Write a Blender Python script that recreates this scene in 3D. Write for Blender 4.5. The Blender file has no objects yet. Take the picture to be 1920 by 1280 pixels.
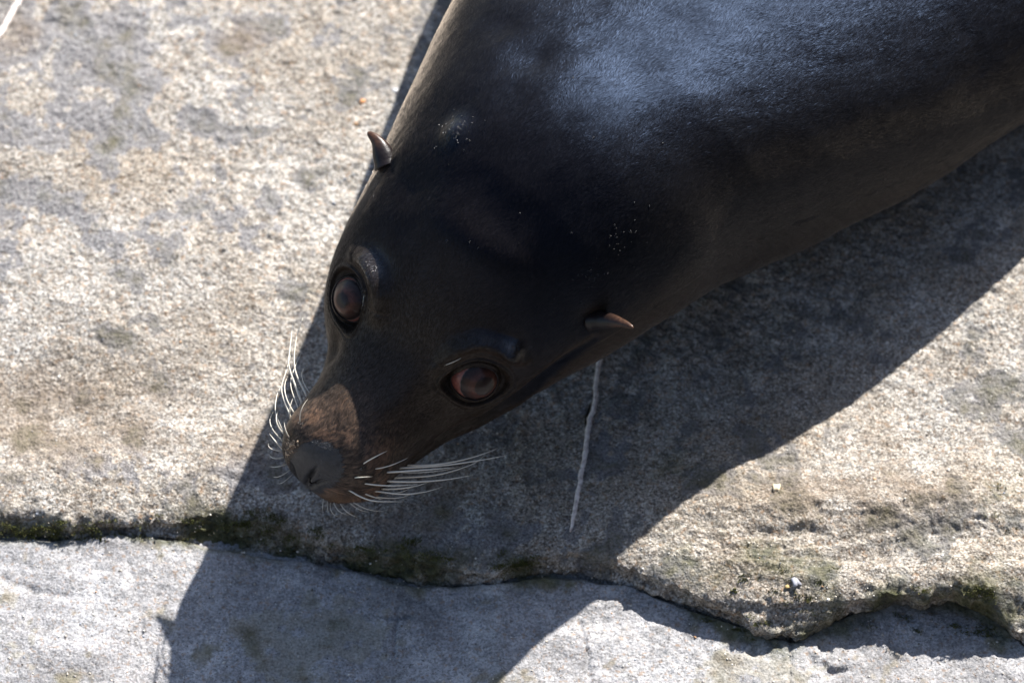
import bpy, math, random
import numpy as np
from mathutils import Vector, Matrix

random.seed(7)
RNG = np.random.default_rng(11)
sc = bpy.context.scene
COL = sc.collection

# ------------------------------------------------------------------ camera, sky, sun, exposure
PITCH = math.radians(57); DIST = 3.5; FPX = 10500.0
TGT = np.array([0, 0, .08])
CX = np.array([1, 0, 0.]); CF = np.array([0, math.cos(PITCH), -math.sin(PITCH)]); CU = np.array([0, math.sin(PITCH), math.cos(PITCH)])
CAM = TGT - CF * DIST
cam = bpy.data.cameras.new("camera"); camo = bpy.data.objects.new("camera", cam); COL.objects.link(camo)
camo.location = CAM; camo.rotation_euler = (math.pi / 2 - PITCH, 0, 0)
cam.sensor_width = 36; cam.lens = FPX / 1920 * 36; cam.clip_start = .1; cam.clip_end = 500
cam.dof.use_dof = True; cam.dof.focus_distance = 3.43; cam.dof.aperture_fstop = 6
sc.camera = camo

SUN_EL = math.radians(39.5)
SH = np.array([-.52, -.854]); SH /= np.linalg.norm(SH)          # way the shadows run over the ground
sun_vec = np.array([-SH[0] * math.cos(SUN_EL), -SH[1] * math.cos(SUN_EL), math.sin(SUN_EL)])
w = bpy.data.worlds.new("World"); sc.world = w; w.use_nodes = True
wn = w.node_tree; bg = wn.nodes["Background"]
sky = wn.nodes.new("ShaderNodeTexSky"); sky.sky_type = 'NISHITA'; sky.sun_disc = False
sky.sun_elevation = SUN_EL; sky.sun_rotation = math.atan2(sun_vec[0], sun_vec[1])
wn.links.new(sky.outputs[0], bg.inputs[0]); bg.inputs[1].default_value = .075
sl = bpy.data.lights.new("sun", 'SUN'); sl.energy = 4.6; sl.angle = math.radians(.53); sl.color = (1, .955, .90)
so = bpy.data.objects.new("sun", sl); COL.objects.link(so); so.location = (1, 4, 3)
so.rotation_euler = Vector(sun_vec).to_track_quat('Z', 'Y').to_euler()
sc.view_settings.view_transform = 'Standard'; sc.view_settings.look = 'None'
sc.view_settings.gamma = 1; sc.view_settings.use_curve_mapping = False
sc.view_settings.exposure = 1.40
sc.render.engine = 'CYCLES'

# ------------------------------------------------------------------ helpers
def proj(P):
    d = P - TGT; dep = DIST + d @ CF
    return np.stack([960 + FPX * (d @ CX) / dep, 640 - FPX * (d @ CU) / dep], -1)
def ray(px, py):
    r = CF * FPX + CX * (px - 960) - CU * (py - 640); return r / np.linalg.norm(r)
def ground(px, py, z=0.):
    r = ray(px, py); return CAM + r * ((z - CAM[2]) / r[2])
def pchip(xs, ys, x):
    xs = np.array(xs, float); ys = np.array(ys, float); h = np.diff(xs); d = np.diff(ys) / h
    m = np.zeros(len(xs)); m[0] = d[0]; m[-1] = d[-1]
    for i in range(1, len(xs) - 1):
        if d[i - 1] * d[i] > 0:
            w1 = 2 * h[i] + h[i - 1]; w2 = h[i] + 2 * h[i - 1]; m[i] = (w1 + w2) / (w1 / d[i - 1] + w2 / d[i])
    x = np.clip(x, xs[0], xs[-1])
    i = np.clip(np.searchsorted(xs, x) - 1, 0, len(h) - 1); t = (x - xs[i]) / h[i]
    return (2*t**3-3*t*t+1)*ys[i]+(t**3-2*t*t+t)*h[i]*m[i]+(-2*t**3+3*t*t)*ys[i+1]+(t**3-t*t)*h[i]*m[i+1]
def smooth(a, b, x):
    t = np.clip((x - a) / (b - a), 0, 1); return t * t * (3 - 2 * t)
def _hash(ix, iy, s):
    h = (ix.astype(np.int64) * 374761393 + iy.astype(np.int64) * 668265263 + s * 1442695041) & 0xffffffff
    h = ((h ^ (h >> 13)) * 1274126177) & 0xffffffff
    return ((h ^ (h >> 16)) & 0xffffff) / float(0xffffff)
def vnoise(x, y, s=0):
    ix = np.floor(x); iy = np.floor(y); fx = x - ix; fy = y - iy
    fx = fx*fx*fx*(fx*(fx*6-15)+10); fy = fy*fy*fy*(fy*(fy*6-15)+10)
    a = _hash(ix, iy, s); b = _hash(ix+1, iy, s); c = _hash(ix, iy+1, s); d = _hash(ix+1, iy+1, s)
    return (a*(1-fx)+b*fx)*(1-fy)+(c*(1-fx)+d*fx)*fy - .5
def fbm(x, y, s=0, oct=4, gain=.5):
    t = 0; a = 1
    for o in range(oct):
        ca, sa = math.cos(o * .9 + .3), math.sin(o * .9 + .3)
        t = t + a * vnoise((x * ca - y * sa) * 2**o, (x * sa + y * ca) * 2**o, s + o * 17); a *= gain
    return t
def nvec(V):                                   # grid normals
    du = np.gradient(V, axis=0); dv = np.gradient(V, axis=1)
    n = np.cross(du, dv); return n / np.maximum(np.linalg.norm(n, axis=-1, keepdims=True), 1e-12)
def link(name, me, mat, parent=None, **props):
    o = bpy.data.objects.new(name, me); COL.objects.link(o)
    if mat is not None:
        me.materials.clear()
        for m_ in (mat if isinstance(mat, (list, tuple)) else [mat]): me.materials.append(m_)
    if parent: o.parent = parent
    for k, v in props.items(): o[k] = v
    return o
def mesh_np(name, V, F, smooth_=True):
    """V (n,3); F (m,k) constant k"""
    V = np.ascontiguousarray(V, dtype=np.float32); F = np.ascontiguousarray(F, dtype=np.int32)
    me = bpy.data.meshes.new(name); me.vertices.add(len(V)); me.vertices.foreach_set('co', V.ravel())
    k = F.shape[1]; me.loops.add(F.size); me.loops.foreach_set('vertex_index', F.ravel())
    me.polygons.add(len(F)); me.polygons.foreach_set('loop_start', np.arange(0, F.size, k, dtype=np.int32))
    me.update(calc_edges=True)
    if smooth_: me.polygons.foreach_set('use_smooth', np.ones(len(F), dtype=bool))
    me.validate(); return me
def grid_faces(nu, nv, wrap=False):
    i = np.arange(nu - 1)[:, None]; j = np.arange(nv if wrap else nv - 1)[None, :]; j2 = (j + 1) % nv
    return np.stack([i*nv+j, (i+1)*nv+j, (i+1)*nv+j2, i*nv+j2], -1).reshape(-1, 4)
def vcol(me, name, C):
    C = np.asarray(C, np.float32)
    if C.shape[1] == 3: C = np.concatenate([C, np.ones((len(C), 1), np.float32)], 1)
    a = me.attributes.new(name, 'FLOAT_COLOR', 'POINT'); a.data.foreach_set('color', C.ravel())
def vvec(me, name, C):
    a = me.attributes.new(name, 'FLOAT_VECTOR', 'POINT'); a.data.foreach_set('vector', np.asarray(C, np.float32).ravel())
def tube(pts, rad, ns=8, flat=1.0, cap=True, side=None):
    """tapered tube through pts; returns V, quads/tri as quads"""
    pts = np.asarray(pts, float); n = len(pts); rad = np.broadcast_to(np.asarray(rad, float), (n,))
    T = np.gradient(pts, axis=0); T /= np.linalg.norm(T, axis=1, keepdims=True)
    up = np.array(side if side is not None else (0.1, .2, .97), float)
    V = []
    for i in range(n):
        a = np.cross(T[i], up); a /= np.linalg.norm(a); b = np.cross(a, T[i])
        th = np.linspace(0, 2*np.pi, ns, endpoint=False)
        V.append(pts[i] + rad[i] * (np.cos(th)[:, None] * a + flat * np.sin(th)[:, None] * b))
    V = np.concatenate(V); F = grid_faces(n, ns, True)
    if cap:
        k = len(V); V = np.concatenate([V, pts[:1], pts[-1:]])
        j = np.arange(ns); j2 = (j + 1) % ns
        F = np.concatenate([F, np.stack([j, j2, np.full(ns, k), np.full(ns, k)], 1)[:0]])
        T1 = [(k, a_, b_) for a_, b_ in zip(j, j2)]; o = (n - 1) * ns
        T2 = [(k + 1, o + b_, o + a_) for a_, b_ in zip(j, j2)]
        return V, F, T1 + T2
    return V, F, []
def tube_mesh(name, *a, **k):
    V, F, Tr = tube(*a, **k)
    me = bpy.data.meshes.new(name); me.from_pydata(V.tolist(), [], F.tolist() + [list(map(int, t)) for t in Tr]); me.update()
    me.polygons.foreach_set('use_smooth', np.ones(len(me.polygons), dtype=bool)); return me
def bez(ps, n=14):
    """smooth curve through given points (Catmull-Rom)"""
    ps = np.asarray(ps, float); d = np.concatenate([[0], np.cumsum(np.linalg.norm(np.diff(ps, axis=0), axis=1))])
    if len(ps) == 2: return np.linspace(ps[0], ps[1], n)
    if len(ps) == 3:
        tm = d[1] / d[2]; c = (ps[1] - (1-tm)**2*ps[0] - tm**2*ps[2]) / (2*tm*(1-tm)); t = np.linspace(0, 1, n)[:, None]
        return (1-t)**2*ps[0] + 2*t*(1-t)*c + t*t*ps[2]
    q = np.linspace(0, d[-1], n)
    P = np.concatenate([[2*ps[0]-ps[1]], ps, [2*ps[-1]-ps[-2]]]); out = []
    for s_ in q:
        i = min(max(np.searchsorted(d, s_) - 1, 0), len(ps) - 2); t = (s_ - d[i]) / (d[i+1] - d[i])
        p0, p1, p2, p3 = P[i:i+4]
        out.append(.5*((2*p1)+(-p0+p2)*t+(2*p0-5*p1+4*p2-p3)*t*t+(-p0+3*p1-3*p2+p3)*t**3))
    return np.array(out)

class Mat:
    def __init__(s, name, rough=.6, spec=.5, color=(.5, .5, .5)):
        s.m = bpy.data.materials.new(name); s.m.use_nodes = True; s.t = s.m.node_tree; s.b = s.t.nodes['Principled BSDF']
        s.b.inputs['Roughness'].default_value = rough; s.b.inputs['Specular IOR Level'].default_value = spec
        s.b.inputs['Base Color'].default_value = (*color, 1)
    def n(s, ty, **k):
        x = s.t.nodes.new(ty)
        for a, b in k.items(): setattr(x, a, b)
        return x
    def l(s, a, b): s.t.links.new(a, b)
    def attr(s, name): return s.n('ShaderNodeAttribute', attribute_name=name)
    def noise(s, vec, scale, detail=3, rough=.55, vscale=None):
        if vscale is not None:
            mp = s.n('ShaderNodeMapping'); s.l(vec, mp.inputs[0]); mp.inputs['Scale'].default_value = vscale; vec = mp.outputs[0]
        x = s.n('ShaderNodeTexNoise'); s.l(vec, x.inputs['Vector']); x.inputs['Scale'].default_value = scale
        x.inputs['Detail'].default_value = detail; x.inputs['Roughness'].default_value = rough; return x.outputs['Fac']
    def ramp(s, fac, stops):
        x = s.n('ShaderNodeValToRGB'); s.l(fac, x.inputs[0]); e = x.color_ramp.elements
        e[0].position, e[0].color = stops[0][0], (*stops[0][1], 1); e[1].position, e[1].color = stops[-1][0], (*stops[-1][1], 1)
        for p_, c in stops[1:-1]:
            q = e.new(p_); q.color = (*c, 1)
        return x.outputs[0]
    def fr(s, fac, a, b, lo=0., hi=1.):
        x = s.n('ShaderNodeMapRange'); s.l(fac, x.inputs[0]); x.inputs[1].default_value = a; x.inputs[2].default_value = b
        x.inputs[3].default_value = lo; x.inputs[4].default_value = hi; return x.outputs[0]
    def mix(s, fac, a, b, mode='MIX'):
        x = s.n('ShaderNodeMix', data_type='RGBA', blend_type=mode)
        for v, i in ((fac, 0), (a, 6), (b, 7)):
            if isinstance(v, (int, float)): x.inputs[i].default_value = v
            elif isinstance(v, tuple): x.inputs[i].default_value = (*v, 1)
            else: s.l(v, x.inputs[i])
        return x.outputs[2]
    def math(s, op, a, b=0.):
        x = s.n('ShaderNodeMath', operation=op)
        for v, i in ((a, 0), (b, 1)):
            if isinstance(v, (int, float)): x.inputs[i].default_value = v
            else: s.l(v, x.inputs[i])
        return x.outputs[0]
    def bump(s, h, strength, dist, prev=None):
        x = s.n('ShaderNodeBump'); x.inputs['Strength'].default_value = strength; x.inputs['Distance'].default_value = dist
        s.l(h, x.inputs['Height'])
        if prev is not None: s.l(prev, x.inputs['Normal'])
        return x.outputs[0]

# ------------------------------------------------------------------ rock: shapes
S = 1 / 3000.0
LIP = [(-400, 950), (0, 970), (60, 966), (130, 984), (210, 976), (330, 975), (400, 957), (470, 968), (600, 1000), (700, 1030), (850, 1056),
       (930, 1072), (1000, 1046), (1090, 1040), (1180, 1068), (1260, 1108), (1380, 1160), (1440, 1186), (1490, 1196), (1545, 1178), (1600, 1150),
       (1660, 1138), (1730, 1136), (1790, 1124), (1840, 1150), (1920, 1192), (2300, 1230)]
FOOT = [(-400, 1005), (0, 1012), (100, 1012), (230, 1000), (340, 1012), (420, 1034), (560, 1050), (680, 1074), (760, 1096), (860, 1100),
        (930, 1090), (1000, 1080), (1090, 1086), (1180, 1096), (1260, 1126), (1380, 1168), (1450, 1192), (1490, 1201), (1560, 1162), (1660, 1128),
        (1730, 1126), (1800, 1116), (1850, 1142), (1920, 1207), (2300, 1260)]
HDROP = [(-400, 24), (0, 34), (230, 24), (420, 34), (700, 48), (860, 48), (940, 26), (1090, 24), (1260, 13), (1380, 10), (1470, 8), (1560, 22), (1700, 32), (1800, 34), (1920, 24), (2300, 40)]
_lip = np.array([ground(x, y, 0) for x, y in LIP]); 
_hd = np.array(HDROP, float); hx = np.array([ground(x, 1080, 0)[0] for x, _ in HDROP]); hz = _hd[:, 1] * S
_foot = np.array([ground(x, y, -np.interp(x, _hd[:, 0], hz)) for x, y in FOOT])
def lip_y(x):
    y = np.interp(x, _lip[:, 0], _lip[:, 1])
    return y + (.004 + .004 * smooth(.05, .15, x)) * fbm(x * 60, x * 0 + 3.3, 5, 4) + .0025 * fbm(x * 320, x * 0 + 1.1, 6, 3)
def foot_y(x): return np.interp(x, _foot[:, 0], _foot[:, 1]) + .002 * fbm(x * 110, x * 0 + 9.3, 8, 3)
def drop(x): return np.interp(x, hx, hz)
BUMPS = [((1560, 1030), .16, .07, .012), ((1750, 985), .14, .05, .010), ((1330, 1000), .10, .05, .004), ((1240, 900), .12, .06, .004),
         ((120, 905), .10, .03, .005), ((250, 700), .10, .06, -.004), ((60, 760), .06, .05, -.006), ((1720, 1050), .07, .018, -.010), ((1880, 1090), .06, .02, .008),
         ((300, 870), .08, .03, .003), ((500, 250), .1, .1, -.003)]
BUMPS = [(ground(*q), a_, b_, h_) for q, a_, b_, h_ in BUMPS]
def top_z(x, y):
    near = np.exp(-((x / .9)**4 + ((y) / .9)**4))
    z = .006 * fbm(x * 7 + 3, y * 7, 21, 3)
    z = z + .0024 * fbm(x * 26, y * 40, 22, 4, .4) + .0008 * fbm(x * 150 + 5, y * 210, 23, 2) * (.5 + 1.6 * smooth(-.15, .25, fbm(x * 9, y * 9, 41, 2)))
    z = z + .0013 * fbm(x * 330, y * 420, 24, 2)
    pits = fbm(x * 95, y * 150, 31, 2); z = z - .0010 * smooth(.42, .6, pits)
    for c, a_, b_, h_ in BUMPS: z = z + h_ * np.exp(-((x - c[0]) / a_)**2 - ((y - c[1]) / b_)**2)
    rough = np.exp(-((x - .22) / .2)**2 - ((y + .11) / .09)**2)
    tr = 4 * fbm(x * 8, y * 26, 66, 3, .4); tf = np.floor(tr); rt = np.exp(-((x - .225) / .10)**4 - ((y + .135) / .045)**2)
    z = z + rt * .0045 * (tf + smooth(.2, .62, tr - tf))
    z = z + rough * .6 * (.0065 * fbm(x * 20, y * 40, 61, 4) + .006 * (.3 - np.abs(fbm(x * 34, y * 70, 62, 3))))
    return z - .0015
CRACKS = [([(232, 1030), (246, 1080), (262, 1130), (266, 1190), (300, 1290)], .0007, .0008), ([(747, 1125), (742, 1170), (738, 1225)], .0022, .0009), ([(1085, 1170), (1100, 1220), (1108, 1300)], .0016, .0009), ([(1482, 1200), (1480, 1300)], .002, .001),
          ([(120, 1120), (60, 1105), (0, 1085)], .0015, .003), ([(880, 1120), (980, 1105), (1120, 1120)], .0022, .006), ([(730, 1150), (770, 1148)], .004, .002)]
CRACKS = [([ground(*q, -.012) for q in pl], a_, b_) for pl, a_, b_ in CRACKS]
def low_z(x, y):
    z = -drop(x) + .004 * fbm(x * 8, y * 8, 71, 3) + .0016 * fbm(x * 40, y * 60, 72, 3) + .0007 * fbm(x * 300, y * 380, 73, 3)
    z = z - .0028 * smooth(.28, .5, fbm(x * 70, y * 100, 74, 2)) * smooth(-.05, .15, fbm(x * 6, y * 6, 75, 2))
    for pl, dp, wd in CRACKS:
        for (a_, b_) in zip(pl[:-1], pl[1:]):
            t = np.clip(((x-a_[0])*(b_[0]-a_[0]) + (y-a_[1])*(b_[1]-a_[1])) / ((b_[0]-a_[0])**2 + (b_[1]-a_[1])**2), 0, 1)
            d = np.hypot(x - a_[0] - t*(b_[0]-a_[0]) + .0015*fbm(x*150, y*150, 77, 2), y - a_[1] - t*(b_[1]-a_[1])); z = z - dp * np.exp(-(d / wd)**2)
    return z - .02 * np.clip(-.2 - y, 0, 5)
def grade(lo, hi, d0, d1, dense, far):
    a = np.arange(d0, d1, dense); out = [a]; s = dense; x = d0; L = []
    while x > lo: s = min(s * 1.25, far); x -= s; L.append(x)
    R = []; s = dense; x = a[-1]
    while x < hi: s = min(s * 1.25, far); x += s; R.append(x)
    return np.concatenate([L[::-1], a, R])
gx = grade(-3, 3, -.48, .48, .0013, .15)

def rock_top():
    r = grade(0.0005, 3.6, .0005, .6, .0013, .15); r = r[r >= 0]
    r = np.concatenate([[0, .0004, .0010, .0018], r[r > .0025]])
    q = np.linspace(1, 0, 26)[:-1]
    X, R = np.meshgrid(gx, r, indexing='ij')
    ly = lip_y(gx)[:, None]; Y = ly + R
    Zt = top_z(X, Y)
    rr = np.interp(gx, [ground(x, 1000)[0] for x in (0, 300, 420, 700, 900, 1000, 1150, 1300, 1500, 1920)], [.006, .007, .02, .03, .02, .012, .008, .014, .012, .008])[:, None]
    k = np.clip(1 - R / rr, 0, 1); Zt = Zt - .35 * drop(gx)[:, None] * k**2
    # riser
    Xq, Q = np.meshgrid(gx, q, indexing='ij')
    fy = foot_y(gx)[:, None] + .002; z0 = Zt[:, :1]; z1 = (-drop(gx) - .012)[:, None]
    prof = Q**1.3
    en = np.sin(Q * np.pi)
    Yq = ly + (fy - ly) * prof + (.006 * fbm(Xq * 40, Q * 4 + 7, 81, 4) + .004 * fbm(Xq * 160, Q * 9, 82, 3)) * en
    Zq = z0 + (z1 - z0) * Q + (.004 * fbm(Xq * 60, Q * 4 + 1, 83, 3) + .003 * fbm(Xq * 230, Q * 12, 84, 2)) * en
    V = np.concatenate([np.stack([Xq, Yq, Zq], -1), np.stack([X, Y, Zt], -1)], 1)
    V[:, -1, 2] = -.4; V[0, :, 2] = -.4; V[-1, :, 2] = -.4
    e = np.concatenate([-Q, R], 1)
    return V, e
def rock_low():
    r = grade(-2.6, .03, -.2, .028, .0012, .15)
    X, R = np.meshgrid(gx, r, indexing='ij')
    Y = foot_y(gx)[:, None] + R; Z = low_z(X, Y)
    # a narrow crack opens where the lower slab runs under the upper one
    Z = Z - .007 * smooth(-.0015, .004, R)
    V = np.stack([X, Y, Z], -1); V[:, 0, 2] = -.4; V[0, :, 2] = -.4; V[-1, :, 2] = -.4
    return V[:, ::1], R
def blob(X, Y, lst):
    m = 0
    for (px, py), rx, ry in lst:
        c = ground(px, py); m = np.maximum(m, np.exp(-((X - c[0]) / (rx * S))**2 - ((Y - c[1]) / (ry * S / .839))**2))
    return m
V, e = rock_top(); nu, nv = V.shape[:2]
X, Y = V[..., 0], V[..., 1]
nz = fbm(X * 45, Y * 45, 91, 4); nf = fbm(X * 160, Y * 160, 92, 3)
moss = np.clip(blob(X, Y, [((60, 990), 110, 26), ((440, 985), 110, 34), ((540, 1010), 90, 30), ((650, 1035), 110, 28), ((760, 1050), 110, 28), ((980, 1055), 50, 20), ((1830, 1135), 60, 30), ((1700, 1165), 230, 40)]) * 1.25 + nz * 1.1 - .25, 0, 1)  # last blob paints shade on the right riser, the others are moss
moss = np.maximum(moss, .75 * np.clip(blob(X, Y, [((1450, 1080), 190, 90), ((1330, 1050), 90, 60), ((1880, 930), 50, 70), ((1860, 1100), 90, 60), ((1240, 880), 70, 40)]) * .9 + nz * 1.2 + nf * .6 - .35, 0, 1))
grey = smooth(.0, .05, blob(X, Y, [((200, 90), 330, 110), ((190, 230), 230, 80), ((110, 400), 230, 90), ((60, 470), 120, 60), ((860, 1000), 170, 50), ((760, 985), 120, 34), ((980, 1010), 60, 30), ((470, 890), 80, 40), ((230, 880), 90, 40), ((480, 420), 70, 60), ((1130, 830), 70, 60)]) * .62 + nz * 1.1 + nf * .45 - .30)
brown = np.clip(blob(X, Y, [((110, 790), 340, 110), ((60, 720), 150, 70), ((420, 830), 240, 60), ((800, 900), 200, 60), ((1700, 930), 130, 60), ((450, 70), 60, 40), ((30, 70), 60, 50), ((1640, 830), 60, 40), ((680, 960), 250, 60), ((1550, 960), 200, 60)]) + nz * .9 + nf * .4 - .25, 0, 1)
me = mesh_np("upper_rock_ledge", V.reshape(-1, 3), grid_faces(nu, nv))
vcol(me, "mask", np.stack([moss, grey, brown], -1).reshape(-1, 3)); 
V2, e2 = rock_low(); X, Y = V2[..., 0], V2[..., 1]
nz = fbm(X * 45, Y * 45, 93, 4); nf = fbm(X * 160, Y * 160, 94, 3)
lichen = smooth(.0, .12, blob(X, Y, [((640, 1150), 190, 60), ((520, 1140), 60, 30), ((770, 1080), 40, 20), ((600, 1200), 140, 60), ((40, 1170), 70, 60), ((1450, 1250), 140, 40)]) * .5 + nz * .9 + nf * .4 - .34)
rgt = smooth(.10, .20, X); moss_gapshade = np.clip(np.exp(-((e2) / (.006 + .010*rgt))**2) * (1.1 + .5*rgt) + nz * 1.6 - .45, 0, 1) * .85  # joint moss, broadened at right to paint deep shade into the gap
brown2 = np.clip(nz * 1.6 + nf * .9 - .5, 0, 1)
me2 = mesh_np("lower_rock_ledge", V2.reshape(-1, 3), grid_faces(*V2.shape[:2]))
vcol(me2, "mask", np.stack([moss_gapshade, lichen, brown2], -1).reshape(-1, 3))

def rock_mat(name, lower=False):
    m = Mat(name, .88, .25); tc = m.n('ShaderNodeTexCoord').outputs['Object']; a = m.attr('mask'); sp = m.n('ShaderNodeSeparateColor'); m.l(a.outputs['Color'], sp.inputs[0])
    fine = m.noise(tc, 620, 3, .65); mid = m.noise(tc, 170, 4, .6); big = m.noise(tc, 24, 4, .6); hue = m.noise(tc, 330, 1, .5)
    if lower: base = m.ramp(fine, [(.34, (.19, .185, .18)), (.44, (.36, .36, .365)), (.56, (.50, .50, .51)), (.66, (.62, .62, .63))])
    else: base = m.ramp(fine, [(.36, (.07, .063, .058)), (.43, (.22, .205, .185)), (.50, (.37, .345, .305)), (.56, (.46, .445, .42)), (.64, (.72, .71, .69))])
    base = m.mix(m.fr(mid, .50, .62, 0, .5), base, (.46, .44, .40) if not lower else (.52, .52, .53))
    base = m.mix(m.fr(mid, .47, .36, 0, .6), base, (.17, .15, .13) if not lower else (.26, .255, .25))
    sp2 = m.noise(tc, 300, 5, .75, (1, 1.35, 1)); sp3 = m.noise(tc, 700, 2, .5)
    base = m.mix(m.fr(sp2, .47, .40, 0, .62 if not lower else .4), base, (.12, .105, .09) if not lower else (.24, .235, .23))
    base = m.mix(m.fr(sp2, .56, .64, 0, .6), base, (.66, .65, .62))
    base = m.mix(m.fr(sp3, .66, .70, 0, .8), base, (.05, .045, .04))
    base = m.mix(m.fr(hue, .60, .72, 0, .55), base, (.36, .24, .15))
    base = m.mix(m.fr(hue, .38, .28, 0, .5), base, (.22, .24, .26))
    base = m.mix(m.fr(m.noise(tc, 55, 4, .65), .50, .64, 0, .8), base, m.mix(1, base, (1.38, 1.37, 1.36), 'MULTIPLY'))
    base = m.mix(m.fr(big, .38, .62, .0, 1), base, m.mix(1, base, (.85, .82, .785) if not lower else (.76, .755, .76), 'MULTIPLY'))
    if lower: base = m.mix(1, base, (.84, .84, .845), 'MULTIPLY')
    base = m.mix(m.fr(m.noise(tc, 9, 5, .62), .42, .64, 0, 1), base, m.mix(1, base, (.80, .755, .70) if not lower else (.70, .69, .68), 'MULTIPLY'))
    if lower: base = m.mix(m.math('MULTIPLY', sp.outputs[1], .65), base, m.ramp(fine, [(.3, (.16, .15, .12)), (.6, (.34, .32, .27))]))
    else: base = m.mix(m.math('MULTIPLY', sp.outputs[1], .85), base, m.ramp(fine, [(.36, (.11, .108, .112)), (.62, (.27, .266, .275))]))
    base = m.mix(m.math('MULTIPLY', sp.outputs[2], .8), base, m.ramp(fine, [(.3, (.09, .07, .05)), (.65, (.28, .22, .165))]))
    base = m.mix(m.math('MULTIPLY', sp.outputs[0], .85), base, m.ramp(mid, [(.35, (.022, .028, .008)), (.5, (.06, .065, .018)), (.7, (.13, .125, .06))]))
    m.l(base, m.b.inputs['Base Color'])
    vo = m.n('ShaderNodeTexVoronoi'); m.l(tc, vo.inputs['Vector']); vo.inputs['Scale'].default_value = 520
    nb = m.bump(m.noise(tc, 420, 5, .7), .8 if not lower else .5, .0022)
    nb = m.bump(vo.outputs['Distance'], .5 if not lower else .25, .0012, nb)
    m.l(nb, m.b.inputs['Normal']); return m.m
MT_top = rock_mat("weathered_sandy_rock"); MT_low = rock_mat("smooth_grey_rock", True)
link("upper_rock_ledge", me, MT_top, kind='structure'); link("lower_rock_ledge", me2, MT_low, kind='structure')
gm = Mat("far_ground", .9, .2, (.3, .28, .25))
me = bpy.data.meshes.new("ground"); me.from_pydata([(-80, -80, -.3), (80, -80, -.3), (80, 80, -.3), (-80, 80, -.3)], [], [(0, 1, 2, 3)])
tc = gm.n('ShaderNodeTexCoord').outputs['Object']; gm.l(gm.ramp(gm.noise(tc, 3, 6, .6), [(.3, (.22, .2, .17)), (.7, (.4, .38, .34))]), gm.b.inputs['Base Color'])
link("ground", me, gm.m, kind='structure')

# added dark walls, out of view on two sides, keep fur and eye reflections dark
def wall(x0, x1, y0, y1, h, label):
    import bmesh
    b_ = bmesh.new(); bmesh.ops.create_cube(b_, size=1, matrix=Matrix.Translation(((x0+x1)/2, (y0+y1)/2, h/2-.3)) @ Matrix.Diagonal((x1-x0, y1-y0, h, 1)))
    bmesh.ops.bevel(b_, geom=b_.edges[:], offset=.03, segments=2, affect='EDGES'); me = bpy.data.meshes.new("added_dark_wall"); b_.to_mesh(me); b_.free()
    mm = Mat("dark_wall_stone", .85, .3); t_ = mm.n('ShaderNodeTexCoord').outputs['Object']; mm.l(mm.ramp(mm.noise(t_, 6, 6, .65), [(.3, (.05, .045, .04)), (.7, (.13, .115, .10))]), mm.b.inputs['Base Color'])
    mm.l(mm.bump(mm.noise(t_, 30, 5), .5, .03), mm.b.inputs['Normal'])
    o = link("added_dark_wall", me, mm.m); o['label'] = label; o['category'] = "wall"
wall(2.6, 2.9, -3.2, 1.6, 3.0, "added dark stone wall out of view right of the rock ledge, darkens reflections")
wall(-4.0, 2.55, -3.2, -2.9, 2.6, "added dark stone wall out of view below the lower rock ledge, darkens reflections")

# ------------------------------------------------------------------ sea lion body (one continuous loft, nose to tail)
A = np.array([.573, .82, 0]); A /= np.linalg.norm(A); B = np.array([A[1], -A[0], 0]); Z = np.array([0, 0, 1.])
N0 = ground(583, 905, 260 * S); N0[2] = 0
St = [0, 8, 25, 60, 110, 160, 220, 289, 400, 512, 650, 800, 1000, 1300, 1700, 2200, 3000, 3800, 4500, 4900]
Szb = [255,215,196,182,178,178,180,182,180,175,160,115,55,0,-12,-15,-10,0,5,60]
Szt = [265,322,355,383,402,412,438,505,635,722,754,740,698,645,595,560,500,420,300,120]
Sb = [10, 60, 87, 103, 107, 116, 137, 190, 245, 284, 322, 357, 430, 552, 665, 690, 560, 360, 170, 30]
Sy = [0, 0, 5, 14, 15, 19, 18, 14, 38, 63, 69, 60, 66, 57, 48, 48, 48, 48, 48, 48]
def fine_t():
    tt = np.linspace(0, 1, 6000)**2 * 4900
    z = pchip(St, Szt, tt); b = pchip(St, Sb, tt)
    step = np.sqrt(np.gradient(tt)**2 + np.gradient(z)**2 + np.gradient(b)**2)
    want = np.interp(tt, [0, 650, 800, 1400, 2000, 4900], [1.6, 1.7, 3.5, 6, 24, 30])
    n = np.cumsum(step / want); n -= n[0]
    return np.interp(np.arange(0, n[-1], 1.0), n, tt)
TT = fine_t(); NTH = 500
TH = np.linspace(0, 2*np.pi, NTH, endpoint=False)
# more samples on the upper side than under the belly
TH = TH + .45 * np.sin(TH * 1 + np.pi / 2) * -1 * 0 + 0
zb, zt, bb, yy = [pchip(St, v, TT)[:, None] for v in (Szb, Szt, Sb, Sy)]
ex = np.interp(TT, [0, 60, 300, 440, 560, 720, 850, 1100, 1400, 5000], [2.0, 2.3, 2.2, 1.9, 2.0, 2.25, 2.4, 2.1, 1.85, 1.85])[:, None]
c, s = np.cos(TH)[None], np.sin(TH)[None]
rr_ = (np.abs(c)**ex + np.abs(s)**ex)**(-1/ex); by = yy + bb * rr_ * c; bz = (zb+zt)/2 + (zt-zb)/2 * rr_ * s
BV = N0 + S * (TT[:, None, None] * A + by[..., None] * B + bz[..., None] * Z)
def body_normals(V):
    du = np.gradient(V, axis=0); dv = np.roll(V, -1, 1) - np.roll(V, 1, 1)
    n = np.cross(dv, du); n /= np.maximum(np.linalg.norm(n, axis=-1, keepdims=True), 1e-12)
    ctr = V.mean(1, keepdims=True); sg = np.sign(np.sum(n * (V - ctr), -1).mean()); return n * sg
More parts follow.
